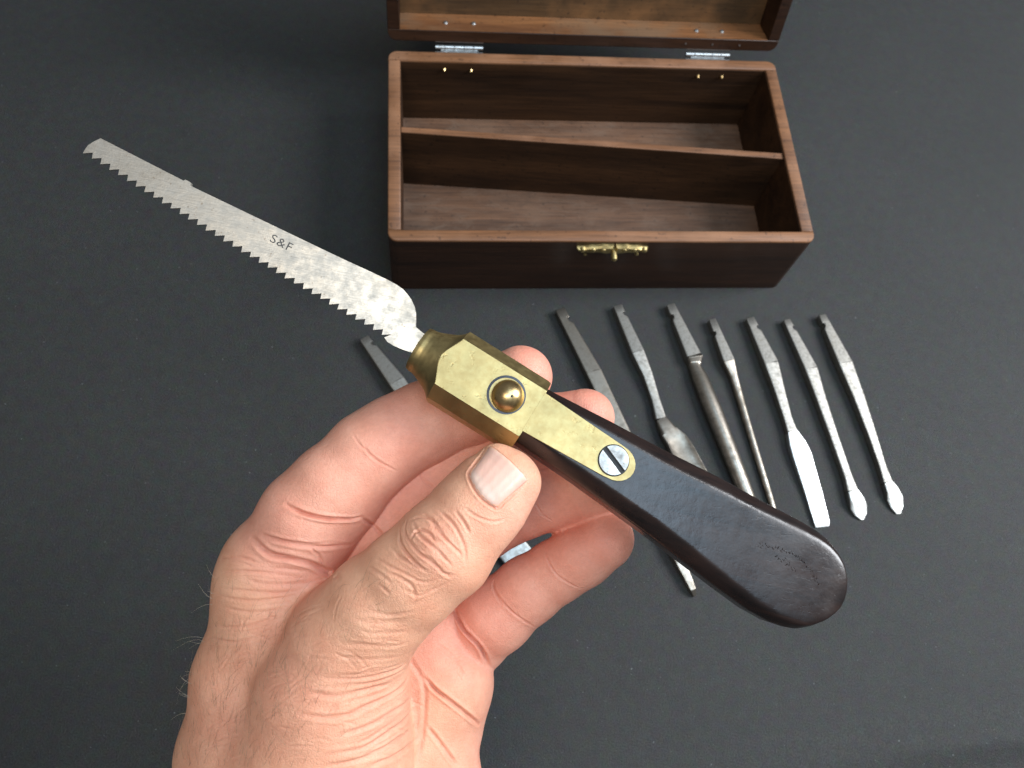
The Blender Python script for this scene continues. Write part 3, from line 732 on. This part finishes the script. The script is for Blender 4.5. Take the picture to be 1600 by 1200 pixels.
# palm side
fold(.03, .06, c8((1115, 650), (1095, 720), (1130, 780), (1152, 840), (1152, 950), (1142, 1060), (1110, 1200)), 0)
fold(.10, .05, c8((1150, 795), (1200, 850), (1270, 905), (1340, 960), (1395, 1008)), 1, 3)
fold(.10, .055, c8((1285, 490), (1330, 580), (1400, 660), (1440, 750)), 1, 3)
fold(.05, .05, c8((1165, 1015), (1230, 1100), (1295, 1190)), 1, 5)
fold(.02, .03, c8((1200, 640), (1280, 700), (1340, 800)), 2, 12)
# thumb knuckle
for q in (c8((1075, 85), (1062, 140), (1085, 190), (1130, 240), (1190, 290), (1230, 310)), c8((1100, 100), (1130, 160), (1190, 210), (1240, 262), (1275, 305)),
          c8((1150, 70), (1200, 112), (1240, 170), (1290, 222), (1330, 262)), c8((1220, 55), (1272, 100), (1310, 160), (1332, 220), (1335, 290)),
          c8((1180, 105), (1212, 150), (1262, 190)), c8((1290, 50), (1330, 105), (1352, 155)), c8((1090, 90), (1150, 80), (1210, 100)),
          c8((1090, 180), (1120, 140), (1170, 150), (1200, 190)), c8((1120, 240), (1180, 270), (1240, 330), (1290, 340)), c8((1040, 130), (1045, 200), (1100, 270), (1160, 320))):
    fold(.031, .034, q, 2, 6)
for q in (c8((930, 262), (1000, 300), (1080, 340), (1150, 370), (1225, 350)), c8((970, 330), (1030, 342), (1100, 390), (1112, 450)), c8((1000, 215), (1050, 262), (1120, 300), (1180, 322)),
          c8((900, 300), (960, 340), (1010, 380)), c8((940, 380), (975, 400), (995, 425)), c8((1060, 400), (1120, 430), (1200, 400), (1260, 370))):
    fold(.019, .034, q, 2, 7)
# skin round the nail
fold(.028, .03, c8((1330, 40), (1390, 80), (1450, 100), (1510, 92)), 1, 3)
# ball of the thumb
for q in (c8((580, 955), (700, 975), (800, 965), (900, 922), (1000, 880), (1060, 830), (1092, 765)), c8((700, 800), (850, 802), (960, 782), (1050, 750), (1090, 700)),
          c8((760, 1060), (900, 1012), (980, 970), (1060, 920), (1115, 855)), c8((720, 1140), (880, 1110), (980, 1050), (1060, 992), (1125, 905)),
          c8((690, 1195), (850, 1165), (980, 1110), (1080, 1040), (1135, 975)), c8((900, 1195), (1020, 1150), (1100, 1090), (1140, 1040)), c8((620, 860), (760, 880), (900, 850), (1000, 820))):
    fold(.034, .055, q, 3, 11)
for q in (c8((780, 640), (900, 652), (1000, 660), (1080, 640)), c8((850, 590), (950, 602), (1080, 592)), c8((760, 700), (900, 720), (1050, 702)), c8((900, 500), (1000, 520), (1120, 500)), c8((830, 540), (960, 555), (1080, 545))):
    fold(.014, .05, q, 2, 10)
# web between thumb and index
for q in (c8((230, 430), (320, 450), (420, 455), (520, 440), (600, 430)), c8((250, 480), (350, 502), (450, 500), (560, 478)), c8((330, 350), (430, 380), (540, 382), (640, 372), (720, 362)),
          c8((255, 400), (380, 412), (500, 420), (580, 410)), c8((240, 330), (330, 322), (440, 330), (560, 342)), c8((200, 560), (320, 572), (430, 550), (520, 510)), c8((390, 330), (500, 312), (620, 322)),
          c8((230, 260), (330, 262), (420, 290)), c8((190, 620), (300, 640), (400, 620))):
    fold(.021, .04, q, 3, 8)
for k in range(70):       # fine random skin lines on the wrist and back of the hand
    x, y = rng.uniform(310, 620), rng.uniform(960, 1195); a = rng.normal(-.45, .35); l = rng.uniform(10, 30)
    fold(.010, .03, [(x, y), (x + l * math.cos(a), y + l * math.sin(a)), (x + 2 * l * math.cos(a + .15), y + 2 * l * math.sin(a + .15))])
# nail bed rim
NAIL = np.array([[(733, 741), (763, 699)], [(776, 793), (821, 752)]], float)      # [side][proximal, distal]
def nail_uv(u, v):       # u across, v from root to free edge
    b = 6.5 * math.sin(math.pi * u); e = 2.5 * math.sin(math.pi * u)
    p = (NAIL[0, 0] * (1 - u) + NAIL[1, 0] * u) * (1 - v) + (NAIL[0, 1] * (1 - u) + NAIL[1, 1] * u) * v
    ax_ = np.array([.74, -.67]); return p - ax_ * b * (1 - v) + ax_ * e * v
fold(.055, .032, [tuple(nail_uv(-.04, v)) for v in (1.0, .75, .5, .25, 0)] + [tuple(nail_uv(u, -.05)) for u in (.1, .3, .5, .7, .9)] + [tuple(nail_uv(1.04, v)) for v in (0, .25, .5, .75, 1.0)])
fold(.03, .03, [tuple(nail_uv(u, 1.06)) for u in (-.05, .2, .4, .6, .8, 1.05)])

def make_hand():
    h = .115; lo = np.array([-12.0, -17.3, 18.3]); hi = np.array([5.2, 2.2, 28.5])
    n = ((hi - lo) / h).astype(int) + 1
    X = np.stack(np.meshgrid(*[lo[i] + np.arange(n[i]) * h for i in range(3)], indexing='ij'), -1).reshape(-1, 3)
    bs = 4; nb = (n + bs - 1) // bs
    C = np.stack(np.meshgrid(*[lo[i] + (np.arange(nb[i]) * bs + (bs - 1) / 2) * h for i in range(3)], indexing='ij'), -1).reshape(-1, 3)
    fc = sdf(C).reshape(nb); rp = lambda a: a.repeat(bs, 0).repeat(bs, 1).repeat(bs, 2)[:n[0], :n[1], :n[2]]
    f = rp(fc).ravel().copy(); near = rp(np.abs(fc) < h * bs * .87 + .15).ravel()
    f[near] = sdf(X[near])
    f = np.maximum(f, -17.0 - X[:, 1] ).reshape(n)
    V, Q = surface_nets(f, lo, h)
    def project(V, it):
        for _ in range(it):
            d = sdf(V); g = grad(V); keep = V[:, 1] > -16.9; V = V - np.where(keep, np.clip(d, -.1, .1), 0)[:, None] * g
        return V
    V = project(V, 1); V, Q = subdiv(V, Q); V, Q = subdiv(V, Q)
    d0 = sdf(V); N = np.stack([sdf(V + np.eye(3)[i] * .01) - d0 for i in range(3)], 1); N /= np.maximum(np.linalg.norm(N, axis=1), 1e-9)[:, None]
    V = V - np.where(V[:, 1] > -16.9, np.clip(d0, -.1, .1), 0)[:, None] * N
    V0 = V.copy()
    disp = np.zeros(len(V)); redn = np.zeros(len(V))
    # soft flesh irregularity
    def wob(p, s, seed):
        r = np.random.default_rng(seed); o = 0
        for k in range(7):
            d = r.normal(size=3); d /= np.linalg.norm(d); o = o + np.sin(p @ d * s * r.uniform(.7, 1.4) + r.uniform(0, 6.28))
        return o / 7
    disp += .030 * wob(V0, 2.2, 1) + .012 * wob(V0, 6.0, 2)
    for pts, dep, wd in CREASE:
        pl, ok = trace(dens(pts)); pl = pl[ok]
        if len(pl) < 2: continue
        R = wd * 4.2; bb = (V0 > pl.min(0) - R).all(1) & (V0 < pl.max(0) + R).all(1); ii = np.nonzero(bb)[0]
        if len(ii) == 0: continue
        best = np.full(len(ii), 1e9); bt = np.zeros(len(ii)); L = len(pl) - 1
        for j in range(L):
            a, b = pl[j], pl[j + 1]; ab = b - a; L2 = ab @ ab
            if L2 < 1e-9 or L2 > .10: continue
            t = np.clip(((V0[ii] - a) @ ab) / L2, 0, 1); dd = np.sqrt(((V0[ii] - a - t[:, None] * ab) ** 2).sum(1))
            m = dd < best; best[m] = dd[m]; bt[m] = (j + t[m]) / L
        fade = np.clip(np.minimum(bt, 1 - bt) * 5 + .12, 0, 1)
        x = best / wd
        disp[ii] += fade * dep * (-np.exp(-x ** 2 * 1.1) + .34 * np.exp(-((x - 2.1) / .9) ** 2))
        redn[ii] = np.maximum(redn[ii], fade * np.exp(-(x / 1.3) ** 2) * min(1, dep / .06))
    V = V0 + N * disp[:, None]
    # pigment (blood and tan, not light): regions given as place + radius
    tan = np.array([.75, .385, .245]); pink = np.array([.77, .355, .255]); red = np.array([.74, .28, .205]); 
    col = np.tile(tan, (len(V), 1))
    def blob(c, x, y, d, r, amt):
        q = cc(x, y, d); wv = amt * np.exp(-(((V0 - q) ** 2).sum(1) / (r * r))); col[:] = col + (np.asarray(c) - col) * wv[:, None]
    fing = {}
    for nm in ('index', 'middle', 'ring', 'pinky'):
        dd = sd_chain(V0, CH_[nm], .25); fing[nm] = dd; wv = np.clip(1 - dd / .25, 0, 1) * .85; col += (pink - col) * wv[:, None]
    palmside = np.clip((V0[:, 2] - 23.0) / 1.6, 0, 1) * .8
    col += (pink - col) * palmside[:, None]
    for b in ((pink, 490, 870, 22.4, 1.3, .8), (red, 520, 880, 22.6, .9, .5), (red, 950, 838, 23.2, 1.0, .75), (red, 840, 560, 22.7, .9, .6), (red, 925, 635, 22.9, .9, .6), (red, 620, 650, 22.2, .9, .45),
              (red, 620, 770, 23.3, 1.2, .45), (red, 860, 790, 24.0, 1.6, .55), (red, 770, 960, 24.2, .9, .5), (red, 700, 1010, 24.3, 1.0, .45), (pink, 820, 800, 19.8, 1.1, .7),
              (red, 690, 840, 19.6, .8, .35), (red, 470, 1080, 20.8, 1.4, .22), (red, 440, 830, 22.0, .8, .3), (red, 380, 1130, 21.8, 1.6, .30), (red, 470, 1010, 21.2, 1.1, .22), (red, 590, 1120, 20.6, 1.0, .18), (pink, 640, 1150, 20.5, 1.5, .35)):
        blob(*b)
    col += (red * .86 - col) * (redn * .38)[:, None]
    Wd = CAMP + np.outer(V[:, 0], RT) + np.outer(V[:, 1], UP) + np.outer(V[:, 2], FW)
    org = P(480, 1100, 23)
    me = bpy.data.meshes.new('person'); vv_ = ((Wd - org) * S).astype(np.float32)
    me.vertices.add(len(vv_)); me.vertices.foreach_set('co', vv_.ravel())
    me.loops.add(Q.size); me.loops.foreach_set('vertex_index', Q.ravel().astype(np.int32))
    me.polygons.add(len(Q)); me.polygons.foreach_set('loop_start', (np.arange(len(Q)) * 4).astype(np.int32)); me.polygons.foreach_set('use_smooth', np.ones(len(Q), bool))
    me.update(calc_edges=True); me.validate()
    # orientation check
    nn = np.zeros(3); p0 = me.polygons[len(Q) // 2]
    ci = me.color_attributes.new('pigment', 'FLOAT_COLOR', 'POINT'); ci.data.foreach_set('color', np.c_[col, np.ones(len(col))].astype(np.float32).ravel())
    va = V0[Q[:, 0]]; fn = np.cross(V0[Q[:, 1]] - va, V0[Q[:, 3]] - va); wsign = (fn * N[Q[:, 0]]).sum()
    # camera frame (RT,UP,FW) is left-handed relative to world, so the sign flips
    if np.dot(np.cross(RT, UP), FW) * wsign < 0: me.flip_normals()
    me.materials.append(M['skin'])
    o = bpy.data.objects.new('person', me); o.location = org * S; link(o)
    tag(o, 'bare left hand and wrist holding the pad saw between thumb and fingers', 'hand')
    return o, org
hand, HORG = make_hand()
def thumbnail():
    n = 26; pts = [tuple(nail_uv(u, v)) for v in np.linspace(-.02, 1.04, n) for u in np.linspace(-.02, 1.02, n)]
    p, ok = trace(pts); g = grad(p); U = np.tile(np.linspace(0, 1, n), n); Vv = np.repeat(np.linspace(0, 1, n), n)
    side = np.minimum(U, 1 - U); off = -.035 + .075 * np.clip(side / .12, 0, 1) ** .6 * np.clip((Vv + .02) / .12, 0, 1) ** .6
    off = off + .012 * np.clip((Vv - .85) / .15, 0, 1) + .004 * np.sin(U * 40)
    top_ = p + g * off[:, None]; bot = top_ - g * .045
    f = []
    for j in range(n - 1):
        for i in range(n - 1):
            a = j * n + i; f.append((a, a + 1, a + n + 1, a + n)); b = a + n * n; f.append((b, b + n, b + n + 1, b + 1))
    rim_ = [i for i in range(n)] + [n - 1 + n * j for j in range(1, n)] + [n * n - 2 - i for i in range(n - 1)] + [n * (n - 1 - j) for j in range(1, n - 1)]
    for a, b in zip(rim_, rim_[1:] + rim_[:1]): f.append((a, b, b + n * n, a + n * n))
    q = np.vstack([top_, bot]); Wd = CAMP + np.outer(q[:, 0], RT) + np.outer(q[:, 1], UP) + np.outer(q[:, 2], FW)
    a = Mat('fingernail'); at = a.n('ShaderNodeAttribute', attribute_name='pigment'); nz = a.noise(1, 3, stretch=(1800, 300, 300))
    a.set(Base_Color=a.mix(.15, at.outputs['Color'], a.ramp(nz, [(.3, .7), (.7, 1.2)]), 'MULTIPLY'), Roughness=.42, Specular_IOR_Level=.42, Subsurface_Weight=.2, Subsurface_Radius=(1, .4, .25), Subsurface_Scale=.002); a.bump(nz, .08, .0002)
    o = mesh('fingernail', Wd - HORG, f, a.m, hand, sharp=60)
    lun = np.clip(1 - np.hypot((U - .42) / .52, Vv / .34), 0, 1); lun = np.clip(lun * 4, 0, 1); edge = np.clip((Vv - .93) / .05, 0, 1)
    c = np.array([.73, .43, .34]) + (np.array([.80, .60, .50]) - np.array([.73, .43, .34])) * (lun * .45)[:, None]
    c = c + (np.array([.77, .50, .38]) - c) * edge[:, None]; c = np.vstack([c, c])
    ci = o.data.color_attributes.new('pigment', 'FLOAT_COLOR', 'POINT'); ci.data.foreach_set('color', np.c_[c, np.ones(len(c))].astype(np.float32).ravel())
thumbnail()
def hairs():
    hm_ = Mat('hair_brown'); hm_.set(Base_Color=(.26, .17, .10), Roughness=.5)
    pts, lens, dirs = [], [], []
    r = np.random.default_rng(5)
    while len(pts) < 360:
        x, y = r.uniform(272, 640), r.uniform(905, 1199); wgt = (1.0 if x < 480 and y > 960 else .25)
        if x > 560 and y > 960: continue
        if r.uniform() < wgt: pts.append((x, y)); lens.append(r.uniform(.25, .7)); dirs.append(r.normal(-1.35, .35))
    for x, y in c8((950, 380), (985, 400), (1000, 420), (900, 395), (935, 470), (945, 500), (1100, 420), (1050, 360), (780, 390), (1105, 455)): pts.append((x, y)); lens.append(r.uniform(.3, .5)); dirs.append(r.normal(-.9, .5))
    p, ok = trace(pts); g = grad(p); V, F = [], []
    # extra hairs on the silhouette edge
    for i in range(len(p)):
        if not ok[i]: continue
        d = np.array([math.cos(dirs[i]), -math.sin(dirs[i]) , 0]); n = g[i]; d = d - n * (d @ n); d /= np.linalg.norm(d) + 1e-9
        lift = r.uniform(.15, .55); L = lens[i]; bend = r.normal(0, .25); s = np.cross(n, d); b0 = len(V)
        for k in range(6):
            t = k / 5; c = p[i] + d * L * t + n * (L * lift * t * (1 - .45 * t) + .015) + s * bend * L * t * t; rr = .0032 * (1 - .75 * t)
            for a in range(3): V.append(c + rr * (math.cos(a * 2.094) * s + math.sin(a * 2.094) * n))
        for k in range(5):
            for a in range(3): F.append((b0 + 3 * k + a, b0 + 3 * k + (a + 1) % 3, b0 + 3 * k + 3 + (a + 1) % 3, b0 + 3 * k + 3 + a))
    V = np.array(V); Wd = CAMP + np.outer(V[:, 0], RT) + np.outer(V[:, 1], UP) + np.outer(V[:, 2], FW)
    tag(mesh('arm_hair', Wd - HORG, F, hm_.m, hand, sharp=0), kind='stuff')
    # pale hairs standing off the edge of the wrist
    roots = []
    for y in r.choice([905, 932, 940, 975, 1002, 1050, 1062, 1066, 1072, 1078, 1090, 1118, 1150, 1185], 20) + r.normal(0, 4, 20):
        xs = np.arange(255, 400, 2.5); q, okk = trace([(x, y) for x in xs]); k = np.nonzero(okk)[0]
        if len(k): roots.append((xs[k[0]] + r.uniform(0.5, 6), y))
    p, ok = trace(roots); g = grad(p); V, F = [], []
    for i in range(len(p)):
        if not ok[i]: continue
        d = np.array([-.75, r.normal(.45, .35), r.normal(0, .3)]); d /= np.linalg.norm(d); n = g[i]; d = d * .75 + n * .45; d /= np.linalg.norm(d)
        s_ = np.cross(d, [0, 0, 1.]); s_ /= np.linalg.norm(s_); up_ = np.cross(s_, d); L = r.uniform(.2, .65); bend = r.normal(0, .5); b0 = len(V)
        for k in range(6):
            t = k / 5; c = p[i] + d * L * t + up_ * bend * L * t * t + s_ * bend * .7 * L * t * t; rr = .0032 * (1 - .7 * t)
            for a in range(3): V.append(c + rr * (math.cos(a * 2.094) * s_ + math.sin(a * 2.094) * up_))
        for k in range(5):
            for a in range(3): F.append((b0 + 3 * k + a, b0 + 3 * k + (a + 1) % 3, b0 + 3 * k + 3 + (a + 1) % 3, b0 + 3 * k + 3 + a))
    V = np.array(V); Wd = CAMP + np.outer(V[:, 0], RT) + np.outer(V[:, 1], UP) + np.outer(V[:, 2], FW)
    h2 = Mat('hair_blond'); h2.set(Base_Color=(.55, .45, .33), Roughness=.4)
    tag(mesh('arm_hair', Wd - HORG, F, h2.m, hand, sharp=0), kind='stuff')
hairs()

print('done')
